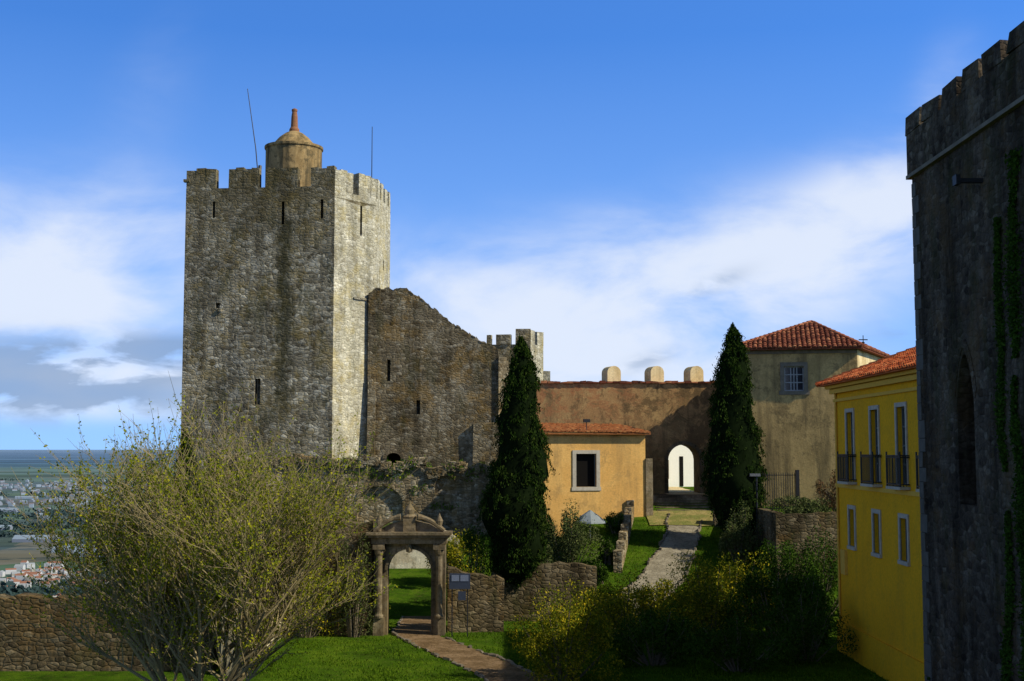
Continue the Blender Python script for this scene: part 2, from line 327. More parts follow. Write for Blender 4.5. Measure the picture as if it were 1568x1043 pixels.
# ------------------------------------------------------------------ ground sheet
def axis(lo,hi,step):
    a=list(np.arange(lo,hi+1e-6,step)); s=step
    up=[];x=hi
    while x<260000: s*=1.35; x+=s; up.append(x)
    s=step;dn=[];x=lo
    while x>-260000: s*=1.35; x-=s; dn.append(x)
    return dn[::-1]+a+up
xs=axis(-32,30,.5); ys=axis(40,110,.5)
V=[(x,y,H(x,y)) for y in ys for x in xs]; nx=len(xs)
F=[(j*nx+i,j*nx+i+1,(j+1)*nx+i+1,(j+1)*nx+i) for j in range(len(ys)-1) for i in range(nx-1)]
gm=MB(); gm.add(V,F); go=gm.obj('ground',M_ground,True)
def strip(name,cl,mat,off=.035,step=.5,kerb=None):
    mb=MB(); pts=[]
    for (a,b) in zip(cl[:-1],cl[1:]):
        n=max(1,int(math.hypot(b[0]-a[0],b[1]-a[1])/step))
        for i in range(n): pts.append(tuple(a[k]+(b[k]-a[k])*i/n for k in range(3)))
    pts.append(cl[-1]); rows=[]
    for i,p in enumerate(pts):
        a=pts[max(0,i-1)];b=pts[min(len(pts)-1,i+1)];d=Vector((b[0]-a[0],b[1]-a[1])).normalized();nr=Vector((-d.y,d.x))
        row=[]
        for k in range(5):
            w=(k/4-.5)*p[2]*(1+.2*noise.noise(Vector((p[0],p[1],k)))); x=p[0]+nr.x*w;y=p[1]+nr.y*w
            row.append((x,y,H(x,y)+off))
        rows.append(row)
    vs=[v for r in rows for v in r]; fs=[(i*5+k,i*5+k+1,(i+1)*5+k+1,(i+1)*5+k) for i in range(len(rows)-1) for k in range(4)]
    mb.add(vs,fs)
    o=mb.obj('surface' if kerb else name,mat)
    if kerb:
        kb=MB()
        for e in (0,4):
            for r0,r1 in zip(rows[:-1],rows[1:]):
                p,q=r0[e],r1[e]; L=math.hypot(q[0]-p[0],q[1]-p[1])
                if L<.1 or random.random()<.25: continue
                dx,dy=(q[0]-p[0])/L,(q[1]-p[1])/L
                kb.seg((p[0]+dx*.03,p[1]+dy*.03),(q[0]-dx*.03,q[1]-dy*.03),min(p[2],q[2])-.2,max(p[2],q[2])+.02+random.uniform(0,.05),.11,0,.035,-.08)
        k=kb.obj('kerb_stones',kerb); group(name,[o,k])
    return o
strip('lawn_path',[(-4.6,66,1.7),(-4.6,60,1.8),(-3.4,57,1.9),(-1.2,51.8,2.0),(.9,46.5,2.3),(3,41,2.3)],M_dirt,kerb=M_trimd)
strip('upper_path',[(4,62,1.8),(6.6,66,2.2),(8.1,69.3,2.3),(9.2,73,2.1),(10.3,77.5,1.9),(10.9,81,2.2)],M_path,kerb=M_trimd)
strip('gate_forecourt',[(8.4,80.2,3.2),(12.6,80.2,3.2)],M_grav,off=.07)
strip('gate_passage_paving',[(11.7,85.8,2.6),(11.8,103,3.0)],M_cream,off=.03)
st=MB()
for i in range(6):
    y=82.0+i*.62; st.box(9.2,13.0,y,y+2.0,-5,-4.0+.165*(i+1)-.02,0,.02)
st.obj('stone_steps',M_port)
# ------------------------------------------------------------------ keep tower
A=(-25.6,99.2);B=(-13.75,98.0);C=(-10.85,101.6);C2=(-10.25,106.6);D=(-11.2,111);E=(-24.8,112)
mb=MB(); mb.prism([A,B,C,C2,D,E],-22,19.5)
body=mb.obj('walls',M_keep); body.data.materials.append(M_keeplit)
def fr(t,dz0,dz1,w,p=A,q=B,depth=.9):
    x=p[0]+(q[0]-p[0])*t; y=p[1]+(q[1]-p[1])*t; c=MB()
    d=Vector((q[0]-p[0],q[1]-p[1])).normalized(); a=(x-d.x*w/2,y-d.y*w/2); b=(x+d.x*w/2,y+d.y*w/2)
    c.seg(a,b,dz0,dz1,depth+.3,0,0,-.3); return c
cut(body,[fr(.19,18.0,19.3,.22),fr(.655,17.4,19.2,.24),fr(.915,17.8,19.3,.22),fr(.505,3.4,5.4,.45),fr(.23,10.9,11.3,.35,depth=.5),
  fr(.62,16.8,19.2,.22,B,C),fr(.5,14.6,15.4,.3,C,C2)])
if len(body.data.materials)<2: body.data.materials.append(M_keeplit)
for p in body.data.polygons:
    if p.normal.x>.45 and p.area>3: p.material_index=1  # faces turned to the sun get the paler, sunlit-coloured copy
pr=MB()
def par(p,q,segs,zs,zt,z0=19.5,th=.75,mi=0):
    p=Vector(p);q=Vector(q)
    pr.seg(p,q,z0,zs,th,mi,.0)
    for a,b in segs:
        n=max(1,int((q-p).length*(b-a)/.6))
        for i in range(n):
            t0=a+(b-a)*i/n;t1=a+(b-a)*(i+1)/n
            pr.seg(p+(q-p)*t0,p+(q-p)*t1,zs,zt+random.uniform(-.14,.08),th-.02,mi,.03,.01)
par(A,B,[(.0,.2),(.285,.49),(.535,.75),(.84,.995)],20.35,21.9)
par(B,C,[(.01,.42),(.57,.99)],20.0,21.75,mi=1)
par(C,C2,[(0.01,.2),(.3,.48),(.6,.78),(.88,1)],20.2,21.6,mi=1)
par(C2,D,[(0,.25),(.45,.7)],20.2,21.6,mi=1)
par(D,E,[(0,.2),(.3,.5),(.6,.8)],20.2,21.6)
par(E,A,[(0,.16),(.24,.4),(.48,.64),(.72,.98)],20.2,21.6)
prp=pr.obj('battlements',[M_keep,M_keeplit])
qn=MB()
z=-8
while z<19:
    L=random.choice([.45,.85]); h=random.uniform(.42,.6)
    qn.seg((B[0]-L*.99,B[1]+L*.1),(B[0]+.008,B[1]-.008),z,z+h-.03,.3,0,.012,-.008); z+=h
quo=qn.obj('corner_quoins',M_keep)
tu=MB(); cx,cy=-18.0,104
tu.lathe(cx,cy,[(2.3,19),(2.3,24.5),(2.4,24.6),(2.4,24.8),(1.75,24.95),(1.55,25.2),(1.2,25.6),(.75,25.95),(.45,26.1)],28)
tur=tu.obj('stair_turret',M_dome)
sp=MB(); sp.lathe(cx,cy,[(.42,26.05),(.42,26.3),(.3,26.5),(.26,27.4),(.2,27.8),(.24,27.85),(.24,28.0),(.05,28.1)],14)
spi=sp.obj('pinnacle',M_spire)
an=MB(); an.tube([(-20.1,101,19.5),(-20.55,101,24),(-21.3,101,28.9)],[.06,.045,.03],6); an.tube([(-20.2,101,22.3),(-20.2,101.1,22.6)],.16,6)
an.tube([(-11.45,103,19.5),(-11.45,103,26.3)],[.05,.03],6)
ant=an.obj('antenna_rods',M_iron)
wf=MB(); wf.box(-19.66,-19.60,98.75,98.83,3.4,5.4); wfo=wf.obj('window_mullion',M_port)
sb=MB(); sb.box(-25.8,-25.3,99,99.5,20.9,21.1,0,.02); sb.box(-22.85,-22.6,98.75,98.95,10.65,10.85,0,.03); sb.seg((-12.4,99.6),(-10.7,101.7),11.7,11.85,.2,0,0,-.08)
group('stone_keep_tower',[body,prp,quo,tur,spi,ant,wfo,sb.obj('stone_brackets',M_keep)])
# ------------------------------------------------------------------ ruined wall
prof=jline([(0,12.3),(.6,12.55),(2.95,12.6),(3.9,12.0),(5.9,10.4),(6.9,9.7),(8.7,8.5),(10.3,7.7)],.3,.09)
prof2=[(0,-2.6)]+[(10.32,-2.6)]+prof[::-1]
rw=MB(); rw.slab(prof2,(-11.35,100.5),(1,-.02),1.4)
ruin=rw.obj('gable_wall',M_ruin)
def bx(x0,x1,z0,z1,y0=99,y1=101.2): c=MB(); c.box(x0,x1,y0,y1,z0,z1); return c
def ar(x0,x1,z0,zs,zt,y,th,pointed=False): c=MB(); c.slab(archprof(x0,x1,z0,zs,zt,pointed=pointed),(0,y),(1,0),th); return c
cut(ruin,[bx(-9.82,-9.56,5.3,7.0),bx(-7.5,-7.2,2.7,3.8),ar(-9.8,-8.7,-1.8,-.75,-.3,99,3)])
cp=MB()
for (a,z),(b,w) in zip(prof[:-1],prof[1:]):
    k=random.uniform(.02,.13)
    if random.random()<.3 or b-a<.08: continue
    cp.slab([(a+.02,z-.02),(b-.02,w-.02),(b-.03,w+k),(a+.03,z+k)],(-11.35,100.45+random.uniform(0,.1)),(1,-.02),1.4)
cop=cp.obj('coping_stones',M_ruin)
bt=MB(); bt.prism([(-1.05,100.1),(-.3,101.2),(-.3,106),(-1.05,106)],-2.6,7.2); bt.box(-3.0,-1.05,99.9,100.3,-2.5,2.0,0,.1)
bt.prism([(-11.3,100.4),(-10.7,100.35),(-10.7,99.7),(-11.3,99.7)],-2.5,5.5,0,[(-11.3,100.45),(-10.7,100.45),(-10.7,100.38),(-11.3,100.38)])
vo=MB(); vo.box(-10.1,-8.4,102.2,102.4,-2.5,.5)
am=MB()
for i in range(11):
    a0=math.pi*i/11;a1=math.pi*(i+1)/11-.04
    pf=[(-9.25+r*math.cos(a),-.77+r*.8*math.sin(a)) for r,a in ((.58,a0),(.85,a0),(.85,a1),(.58,a1))]
    am.slab(pf,(0,100.25),(1,0),.3)
group('ruined_church_wall',[ruin,cop,bt.obj('buttress',M_ruin),vo.obj('doorway_back',M_void),am.obj('door_arch_stones',M_port)])
t3=MB(); t3.prism([(-2.2,110.5),(1.6,110),(2.75,112),(2.75,117),(-2.2,117)],-3,9.0)
t3.seg((.3,110.1),(1.6,110),9.0,10.35,.6,0,.03); t3.seg((1.62,110.05),(2.0,110.8),9.0,10.25,.5,1,.03); t3.seg((2.2,111.1),(2.75,112),9.0,10.2,.5,1,.03)
t3.seg((-1.4,110.3),(-.1,110.1),9,9.85,.6,0,.03); t3.seg((-2.2,110.4),(-1.8,110.35),9,9.85,.6,0,.03)
t3.seg((2.76,112),(2.76,117),-3,6.8,-.6,1,.02)
t3.box(-3.4,-2.3,106.5,108,3,8.9,0,.05)
t3o=t3.obj('battlemented_watchtower',[M_keep,M_keeplit])
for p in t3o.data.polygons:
    if p.normal.x>.45: p.material_index=1  # sun-facing sides take the sunlit-coloured stone here too
# ------------------------------------------------------------------ terrace wall with blind arches
tp=jline([(0,-.6),(4,-1.0),(8,-.7),(9.5,-1.2),(11,-.8),(12.4,-1.5),(13.4,-.7),(14.2,-.9),(15.2,-1.8),(16,-1.2),(18.4,-1.5),(21,-1.8)],.3,.28)
tw=MB(); tw.slab([(0,-9.5),(21,-9.5)]+tp[::-1],(-20.2,85.0),(1,0),.85); two=tw.obj('rubble_wall',M_terr)
cut(two,[ar(-10.2,-7.2,-7,-3.6,-2.4,84.5,.75),ar(-5.1,-3.6,-3.0,-2.5,-1.8,84.5,.8)])
am=MB()
for cx_,cz,r0,k in ((-8.7,-3.6,1.5,.78),(-4.35,-2.5,.75,.95)):
    n=15
    for i in range(n):
        if random.random()<.15: continue
        a0=math.pi*i/n;a1=math.pi*(i+1)/n-.03
        e_=random.uniform(.15,.3)
        pf=[(cx_+r*math.cos(a),cz+r*k*math.sin(a)) for r,a in ((r0,a0),(r0+e_,a0),(r0+e_,a1),(r0,a1))]
        am.slab(pf,(0,84.94),(1,0),.3)
for i in range(420):
    x=random.uniform(-20,.6); z_=np.interp(x+20.2,[p[0] for p in tp],[p[1] for p in tp]); s_=random.uniform(.08,.34)
    am.box(x-s_,x+s_,84.85,85.7,z_-s_*.6,z_+s_*random.uniform(0,1.2),0,.09)
mt=[]
for i in range(16000):
    x=random.uniform(-20.2,.8); a=x+20.2
    zt_=np.interp(a,[p[0] for p in tp],[p[1] for p in tp]); y=random.uniform(84.7,88)
    if noise.noise(Vector((x*.7,y*.3,3)))>-.02: mt.append((x,y,zt_+random.uniform(-.4,.45)*random.random()))
for i in range(5000):
    x=random.uniform(-20.2,.8); z=random.uniform(-4,-1)
    if noise.noise(Vector((x*.8,7,z*.9)))>.22: mt.append((x,84.9,z))
group('terrace_wall',[two,am.obj('arch_voussoirs',M_terr),leaves('moss_and_weeds',mt,.2,.06,M_grassb,1.0)])
# ------------------------------------------------------------------ cream wall + portal wall
cw=MB(); cw.slab([(0,-9.2),(10,-9.2)]+jline([(10,-2.3),(7,-2.6),(5.5,-3.2),(4,-2.5),(0,-2.9)],.5,.12),(-10.4,49),(0,1),.55); cwo=cw.obj('cream_side_wall',M_creamw)
pw=MB()
pw.slab([(0,-9.2),(5.15,-9.2)]+jline([(5.15,-3.4),(3,-3.1),(0,-3.0)],.4,.12),(-11.6,59.4),(1,0),.9)
pw.slab([(0,-9.2),(2.6,-9.2)]+jline([(2.6,-6.1),(0,-5.5)],.3,.12),(-3.0,60.4),(1,0.05),.7)
pwo=pw.obj('portal_side_wall',M_gard)
P=MB(); c0=-4.72
P.slab([(-1.65,-8.9),(1.65,-8.9),(1.65,-4.35),(-1.65,-4.35)],(c0,59.6),(1,0),.7)
core=P.obj('portal_wall',M_port); cut(core,[ar(c0-1.0,c0+1.0,-9.5,-5.6,-4.6,59,2)])
P=MB()
for sx in (-1,1):
    x=c0+sx*1.38
    P.box(x-.25,x+.25,59.3,59.58,-8.7,-7.7,0,.01); P.lathe(x,59.38,[(.2,-7.7),(.22,-7.6),(.16,-7.5),(.15,-4.9),(.2,-4.8),(.23,-4.6)],14)
    P.box(x-.27,x+.27,59.15,59.58,-4.6,-4.36,0,.01)
    P.lathe(x,59.38,[(.1,-3.78),(.12,-3.5),(.17,-3.3),(.05,-3.05),(.02,-2.95)],10)
    pts=[(c0+sx*(1.6-1.2*t),59.35,-3.75+.62*math.sin(t*math.pi*.5)) for t in np.linspace(0,1,9)]
    P.tube(pts,[.11]*7+[.14,.17],8)
    P.slab([(-1.55,-3.8),(-.3,-3.8),(-.3,-3.3),(-.9,-3.45)] if sx<0 else [(.3,-3.8),(1.55,-3.8),(.9,-3.45),(.3,-3.3)],(c0,59.45),(1,0),.5)
P.box(c0-1.72,c0+1.72,59.2,60.2,-4.34,-4.05); P.box(c0-1.85,c0+1.85,59.05,60.3,-4.05,-3.93); P.box(c0-1.95,c0+1.95,58.95,60.35,-3.93,-3.8)
P.box(c0-.28,c0+.28,59.3,59.9,-3.8,-3.2); P.lathe(c0,59.6,[(.3,-3.2),(.34,-3.1),(.2,-3.0),(.24,-2.8),(.1,-2.6),(.03,-2.5)],12)
P.lathe(c0,59.35,[(.01,-4.75),(.14,-4.7),(.16,-4.5),(.1,-4.35)],8)
for i in range(13):
    a0=math.pi*i/13;a1=math.pi*(i+1)/13-.03
    P.slab([(c0+r*math.cos(a),-5.6+r*math.sin(a)) for r,a in ((1.01,a0),(1.14,a0),(1.14,a1),(1.01,a1))],(0,59.52),(1,0),.2)
group('stone_portal_gate',[core,P.obj('columns_and_pediment',M_port,False)])
P=MB(); P.slab([(0,-9),(5.2,-9)]+jline([(5.2,-5.8),(3,-5.6),(0,-5.9)],.35,.12),(-1.0,64.2),(1,.02),.6)
P.obj('low_rubble_wall',M_gard)
P=MB(); P.slab([(0,-9),(4.5,-9)]+jline([(4.5,-5.2),(2,-4.6),(0,-5.6)],.35,.2),(-7.6,76),(1,.02),.6); P.obj('garden_rubble_wall',M_creamw)
P=MB(); P.box(-2.75,-2.7,59.0,59.05,-8.5,-5.7,1); P.box(-2.05,-2.0,59.0,59.05,-8.5,-5.7,1); P.box(-2.85,-1.9,58.95,59.0,-6.35,-5.65,0); P.box(-2.75,-2.4,58.93,58.947,-6.0,-5.72,2); P.box(-2.35,-1.98,58.93,58.947,-6.0,-5.72,2); P.box(-2.45,-2.1,58.9,58.947,-6.85,-6.45,0)
P.obj('information_sign',[simple('sign_panel',(.04,.05,.08),.4,.1),M_iron,simple('sign_print',(.16,.19,.28),.5,.2,20)])
P=MB(); P.slab([(0,-14),(24.5,-14)]+jline([(24.5,-5.75),(12,-5.7),(0,-5.65)],.4,.09),(-36,50.0),(1,0),1.0); P.obj('rampart_wall',M_gard)
# ------------------------------------------------------------------ ochre curtain wall with gate arch
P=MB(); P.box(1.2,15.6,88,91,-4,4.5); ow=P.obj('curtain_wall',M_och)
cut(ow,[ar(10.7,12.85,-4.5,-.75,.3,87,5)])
P=MB()
x=1.1
while x<15.6: P.box(x,x+.42,87.85,91.15,4.5,4.60+random.uniform(0,.08),0,.03); x+=.45
cap=P.obj('tile_coping',M_tile2)
P=MB()
for cx_ in (7.1,10.1,12.85):
    P.slab(archprof(-.5,.5,4.62,5.3,5.75,10),(cx_,88.8),(.95,.3),1.1)
chm=P.obj('round_topped_merlons',[M_cream])
P=MB(); n=15
for i in range(n):
    a0=math.pi*i/n;a1=math.pi*(i+1)/n-.03
    P.slab([(11.775+r*math.cos(a),-.75+r*.97*math.sin(a)) for r,a in ((1.08,a0),(1.33,a0),(1.33,a1),(1.08,a1))],(0,87.93),(1,0),.3)
for sx in (-1,1):
    z=-3.1
    while z<-.8: P.box(11.775+sx*1.205-.125,11.775+sx*1.205+.125,87.93,88.2,z,z+.36,0,.01); z+=.38
group('curtain_wall_with_gate',[ow,cap,chm,P.obj('gate_arch_stones',M_port)])
P=MB(); P.prism([(8.5,101.5),(16.5,105.5),(14,110),(6,106)],-3.3,3.2); wb=P.obj('walls',M_white)
P=MB(); P.seg((13.55,104.025),(13.85,104.175),-3.0,-.6,.1,0,0,-.05); P.seg((12.5,103.5),(12.62,103.56),-2.4,-.9,.1,1,0,-.04); dr=P.obj('door',[M_void,M_trimd])
group('white_house',[wb,dr])
# ------------------------------------------------------------------ roofs
def tile_plane(mb,a,b,c,d,w=.26,rl=.42,mi=0):
    a,b,c,d=map(Vector,(a,b,c,d)); e=(b-a); L=e.length; e.normalize(); n=e.cross(d-a).normalized()
    if n.z<0: n=-n
    s=n.cross(e).normalized()
    if s.z<0: s=-s
    dx,dy=(d-a).dot(e),(d-a).dot(s); cx_,cy_=(c-a).dot(e),(c-a).dot(s)
    k=int(L/w); w=L/k
    for i in range(k):
        x=(i+.5)*w
        if x<dx: h=dy*x/dx
        elif x>cx_: h=cy_*(L-x)/(L-cx_)
        else: h=dy+(cy_-dy)*((x-dx)/max(cx_-dx,1e-6))
        y=-.06
        while y<h-.03:
            y1=min(y+rl*1.1,h+.05); vs=[]
            jz=random.uniform(-.02,.02); jx=random.uniform(-.015,.015)
            for yy,lift,r in ((y,.05,w*.44),(y1,.015,w*.38)):
                for t in range(6):
                    an_=math.pi*t/5; p=a+e*(x+jx+r*math.cos(an_))+s*yy+n*(lift+jz+r*math.sin(an_)*.8); vs.append(p)
            mb.add(vs,[(t,t+1,t+7,t+6) for t in range(5)]+[(0,1,2,3,4,5)],mi); y+=rl
    mb.add([a,b,c,d] if (c-d).length>1e-4 else [a,b,c],[(0,1,2,3) if (c-d).length>1e-4 else (0,1,2)],mi)
def hipcap(mb,p,q,mi=0):
    p=Vector(p);q=Vector(q);n=int((q-p).length/.42)
    for i in range(n):
        a=p+(q-p)*(i/n);b=p+(q-p)*((i+1.12)/n); up=Vector((0,0,.07)); mb.tube([a+up,b+up*.7],[.13,.105],8,mi)
# yellow building
X0=13.9
P=MB(); P.box(X0,25,36,55.1,-9.3,2.55); yb=P.obj('walls',M_yel)
cuts=[];fr_=MB();gl=MB();tr_=MB();ir=MB();bnd=MB()
for yc in (52.7,49.15,45.75,42.3):
    for (z0,z1,w) in ((-1.28,1.5,1.05),(-3.95,-2.45,.85)):
        c=MB(); c.box(X0-.5,X0+.32,yc-w/2,yc+w/2,z0,z1); cuts.append(c)
        gl.box(X0+.24,X0+.26,yc-w/2,yc+w/2,z0,z1)
        for yy in (yc-w/2+.03,yc-.03,yc+w/2-.09): fr_.box(X0+.16,X0+.23,yy,yy+.06,z0,z1)
        for k in range(5 if z1-z0>2 else 3):
            zz=z0+(z1-z0-.06)*k/(4 if z1-z0>2 else 2); fr_.box(X0+.165,X0+.225,yc-w/2,yc+w/2,zz,zz+.06)
        t=.16
        tr_.box(X0-.05,X0+.02,yc-w/2-t,yc-w/2,z0-.0,z1+t); tr_.box(X0-.05,X0+.02,yc+w/2,yc+w/2+t,z0,z1+t); tr_.box(X0-.05,X0+.02,yc-w/2,yc+w/2,z1,z1+t)
        if z1-z0<2: tr_.box(X0-.1,X0+.02,yc-w/2-t,yc+w/2+t,z0-.14,z0)
    bw=.8;bd_=.34
    tr_.box(X0-bd_-.04,X0-.002,yc-bw-.04,yc+bw+.04,-1.43,-1.33)
    for zz in (-1.25,-.3,-.24): ir.tube([(X0-bd_,yc-bw,zz),(X0-bd_,yc+bw,zz)],.024,5); ir.tube([(X0-bd_,yc-bw,zz),(X0,yc-bw,zz)],.024,5); ir.tube([(X0-bd_,yc+bw,zz),(X0,yc+bw,zz)],.024,5)
    for k in range(13): y=yc-bw+2*bw*k/12; ir.tube([(X0-bd_,y,-1.33),(X0-bd_,y,-.25)],.015,4)
    for k in range(3):
        for s_ in (-bw,bw): ir.tube([(X0-bd_+.11*k,yc+s_,-1.33),(X0-bd_+.11*k,yc+s_,-.25)],.015,4)
    for s_ in (-bw,bw): ir.tube([(X0-bd_,yc+s_,-1.33),(X0-bd_,yc+s_,-.1)],.03,6)
cut(yb,cuts)
bnd.box(X0-.06,X0+.001,36,55.16,-1.62,-1.46); bnd.box(X0-.08,X0+.001,36,55.18,2.0,2.12); bnd.box(X0-.2,X0+.001,36,55.3,2.35,2.54); bnd.box(X0-.35,25.3,36,55.45,2.56,2.68)
pl=MB(); pl.box(X0-.1,X0+.002,36,55.2,-9.3,-7.2)
ub=MB(); ub.box(X0-.12,X0-.003,53.6,54.3,-5.2,-4.2)
ub.tube([(X0-.06,54.8,-8.5),(X0-.06,54.8,2.5)],.05,8,0)
rf=MB(); e0=(X0-.6,55.8,2.72);e1=(X0-.6,35,2.72);e2=(25.5,55.8,2.72);e3=(25.5,35,2.72);r0=(19.45,50,5.15);r1=(19.45,40,5.15)
tile_plane(rf,e1,e0,r0,r1); tile_plane(rf,e0,e2,r0,r0); rf.add([e2,e3,r1,r0],[(0,1,2,3)])
hipcap(rf,e0,r0); hipcap(rf,r0,r1); rf.box(X0-.6,25.5,35,55.8,2.685,2.715)
group('yellow_house',[yb,pl.obj('plinth',M_yel),fr_.obj('window_frames',M_frameg),gl.obj('window_glass',M_glass),tr_.obj('window_surrounds',M_trim),ir.obj('balcony_railings',M_iron),bnd.obj('cornice_bands',M_yband),ub.obj('utility_box_and_drainpipe',M_yband),rf.obj('tiled_roof',M_tile)])
# ochre house
P1=(14.3,81.3);P2=(21.6,80);P3=(26,89);P4=(18.5,91.5)
P=MB(); P.prism([P1,P2,P3,P4],-4.2,6.25); hb=P.obj('walls',M_house)
d=Vector((P2[0]-P1[0],P2[1]-P1[1])); L=d.length; d.normalize()
def onf(t): return (P1[0]+d.x*t,P1[1]+d.y*t)
tw_=3.55
c=MB(); c.seg(onf(tw_-.6),onf(tw_+.6),3.65,5.2,.6,0,0,-.3); cut(hb,[c])
fr_=MB(); fr_.seg(onf(tw_-.6),onf(tw_+.6),3.65,5.2,.02,1,0,.25)
for t in (-.6,-.22,-.03,.16,.54): fr_.seg(onf(tw_+t),onf(tw_+t+.06),3.65,5.2,.05,0,0,.18)
for z in (3.65,4.15,4.65,5.14): fr_.seg(onf(tw_-.6),onf(tw_+.6),z,z+.06,.045,0,0,.183)
for a,b,z0,z1 in ((-.85,-.6,3.65,5.45),(.6,.85,3.65,5.45),(-.6,.6,5.2,5.45),(-.95,.95,3.4,3.65)): fr_.seg(onf(tw_+a),onf(tw_+b),z0,z1,.08,2,0,-.06)
fr_.seg(onf(-.02),onf(L+.02),6.0,6.25,.1,2,0,-.1)
hw=fr_.obj('window',[M_frame,M_glass,M_trimd])
P=MB(); P.seg((21.62,80.03),(26,89),-4.2,6.2,.1,0,0,-.03); hs=P.obj('side_render',M_cream)
rf=MB(); z=6.3; cn=Vector((20.1,85.5)); ap=(20.1,85.5,8.45)
ev=[tuple((Vector(p)+ (Vector(p)-cn).normalized()*.75))+(z,) for p in (P1,P2,P3,P4)]
for i in range(4): tile_plane(rf,ev[i],ev[(i+1)%4],ap,ap,.3); hipcap(rf,ev[i],ap)
rf.prism([e[:2] for e in ev],z-.08,z-.01)
wv=MB(); wv.tube([(23.9,86.8,6.6),(23.9,86.8,7.7)],.03,5); wv.tube([(23.6,86.8,7.4),(24.2,86.8,7.4)],.04,5); wv.lathe(23.9,86.8,[(.02,7.1),(.12,7.2),(.02,7.3)],8)
group('ochre_house',[hb,hw,hs,rf.obj('tiled_roof',M_tile2),wv.obj('weather_vane',M_iron)])
# orange lean-to house
P=MB(); P.box(1.6,8.45,80,86.5,-5.4,1.0); ob=P.obj('walls',M_org)
c=MB(); c.box(3.95,5.25,79.5,80.35,-2.35,-.3); cut(ob,[c])
P=MB(); P.box(3.95,5.25,80.25,80.28,-2.35,-.3,1)
for a,b,e,f in ((3.72,3.95,-2.35,-.08),(5.25,5.48,-2.35,-.08),(3.95,5.25,-.3,-.08),(3.66,5.54,-2.58,-2.35)): P.box(a,b,79.94,80.04,e,f,0)
for a,b,e,f in ((3.95,4.02,-2.35,-.3),(5.18,5.25,-2.35,-.3)): P.box(a,b,80.18,80.24,e,f,2)
ow_=P.obj('window',[M_trim,M_void,M_frameg])
rf=MB(); tile_plane(rf,(1.3,79.6,1.04),(8.7,79.6,.98),(8.7,86.5,1.5),(1.3,86.5,1.65),.26); P=MB()
rf.prism([(1.3,79.6),(8.7,79.6),(8.7,86.5),(1.3,86.5)],.9,.965)
fl=MB(); fl.tube([(4.65,80.1,1.1),(4.65,80.1,1.75)],.03,5); fl.box(4.45,4.85,79.9,80.15,1.65,1.85)
P.prism([(8.45,79.9),(8.9,79.9),(8.9,82.5),(8.45,82.5)],-5,-.6)
e=group('orange_house',[ob,ow_,rf.obj('tiled_roof',tilemat('clay_tile_mossy',(.32,.11,.04),(.44,.17,.06),(.52,.24,.09))),fl.obj('floodlight',M_iron),P.obj('end_buttress',M_port)])
pivot(e,5,80,.21)
# retaining wall & railing, garden walls
P=MB(); P.slab([(0,-9),(9,-9)]+jline([(9,-3.3),(4,-3.4),(0,-3.35)],.4,.1),(13.9,68.0),(1,0),.6); P.box(13.9,14.4,68.6,80.5,-9,-3.35,0,.03)
P.obj('retaining_wall',M_gard)
P=MB()
for k in range(16): P.tube([(14.3+.13*k,74,-3.6),(14.3+.13*k,74,-1.35)],.018,4)
for z in (-3.4,-1.5): P.tube([(14.2,74,z),(16.3,74,z)],.025,4)
P.box(16.3,16.5,73.9,74.1,-3.6,-1.2)
P.obj('iron_railing',M_iron)
P=MB()
for i in range(7):
    t0=i/7;t1=(i+1)/7; a=(5.5+1.9*t0,70+12*t0);b=(5.5+1.9*t1,70+12*t1)
    P.seg(a,b,H(*a)-.6,H(*b)+.75,-.45,0,.03)
P.obj('stepped_garden_wall',M_terr)
P=MB(); P.box(12.3,13.2,78.5,79.2,-5.5,-3.6,0,.03); P.obj('stone_pier',M_port)
P=MB(); P.tube([(4.6,76,-6.2),(4.6,76,-3.6)],.04,6,1); P.lathe(4.6,76,[(.95,-4.35),(.9,-4.25),(.5,-3.9),(.05,-3.6)],8,0)
P.obj('garden_parasol',[simple('parasol_cloth',(.22,.25,.26),.8,.1),M_steel])
P=MB(); P.tube([(13.9,73.2,-5),(13.9,73.2,-1.5)],.05,6,1); P.box(13.5,14.1,73,73.4,-1.55,-1.4,0); P.obj('floodlight_post',[M_steel,M_iron])
M_rock=simple('grey_rock',(.2,.21,.22),.9,.3,4,bd=.05)
for (x,y,r) in ((13.2,66.8,.7),(12.6,66,.35)):
    P=MB(); P.lathe(x,y,[(r*.8,H(x,y)-.3),(r,H(x,y)+.2),(r*.75,H(x,y)+r*.7),(r*.3,H(x,y)+r*1.0)],9)
    P.v=[tuple(Vector(v)+noise.noise_vector(Vector(v)*1.5)*.3*r) for v in P.v]; P.obj('boulder',M_rock)
# ------------------------------------------------------------------ right dark tower
X1=11.0
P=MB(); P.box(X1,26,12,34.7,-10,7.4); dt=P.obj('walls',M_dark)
def yar(y0,y1,z0,zs,zt,depth,x=X1):
    c=MB(); c.slab(archprof(y0,y1,z0,zs,zt,12,True),(x+depth,0),(0,1),depth+.6); return c
cut(dt,[yar(30.5,31.65,-1.35,1.2,2.3,.45)])
P=MB(); P.box(X1-.13,26,12,34.83,7.4,7.50,1); P.box(X1-.1,X1+.6,12,34.8,7.502,8.62,0); P.box(X1+.6,26,34.2,34.8,7.502,8.62,0)
y=34.8
while y>13:
    P.box(X1-.1,X1+.6,y-1.15,y,8.622,9.12+random.uniform(-.07,.07),0,.05); y-=1.45
mr=P.obj('parapet',[M_dark,M_trimd])
P=MB(); z=-9
while z<7.2:
    h=random.uniform(.35,.5);L=random.choice([.3,.55]); P.box(X1-.015,X1+.3,34.7-L,34.715,z,z+h-.02,0,.006); z+=h
qd=P.obj('corner_quoins',simple('grey_quoin',(.10,.09,.075),.9,.4,3,bd=.03))
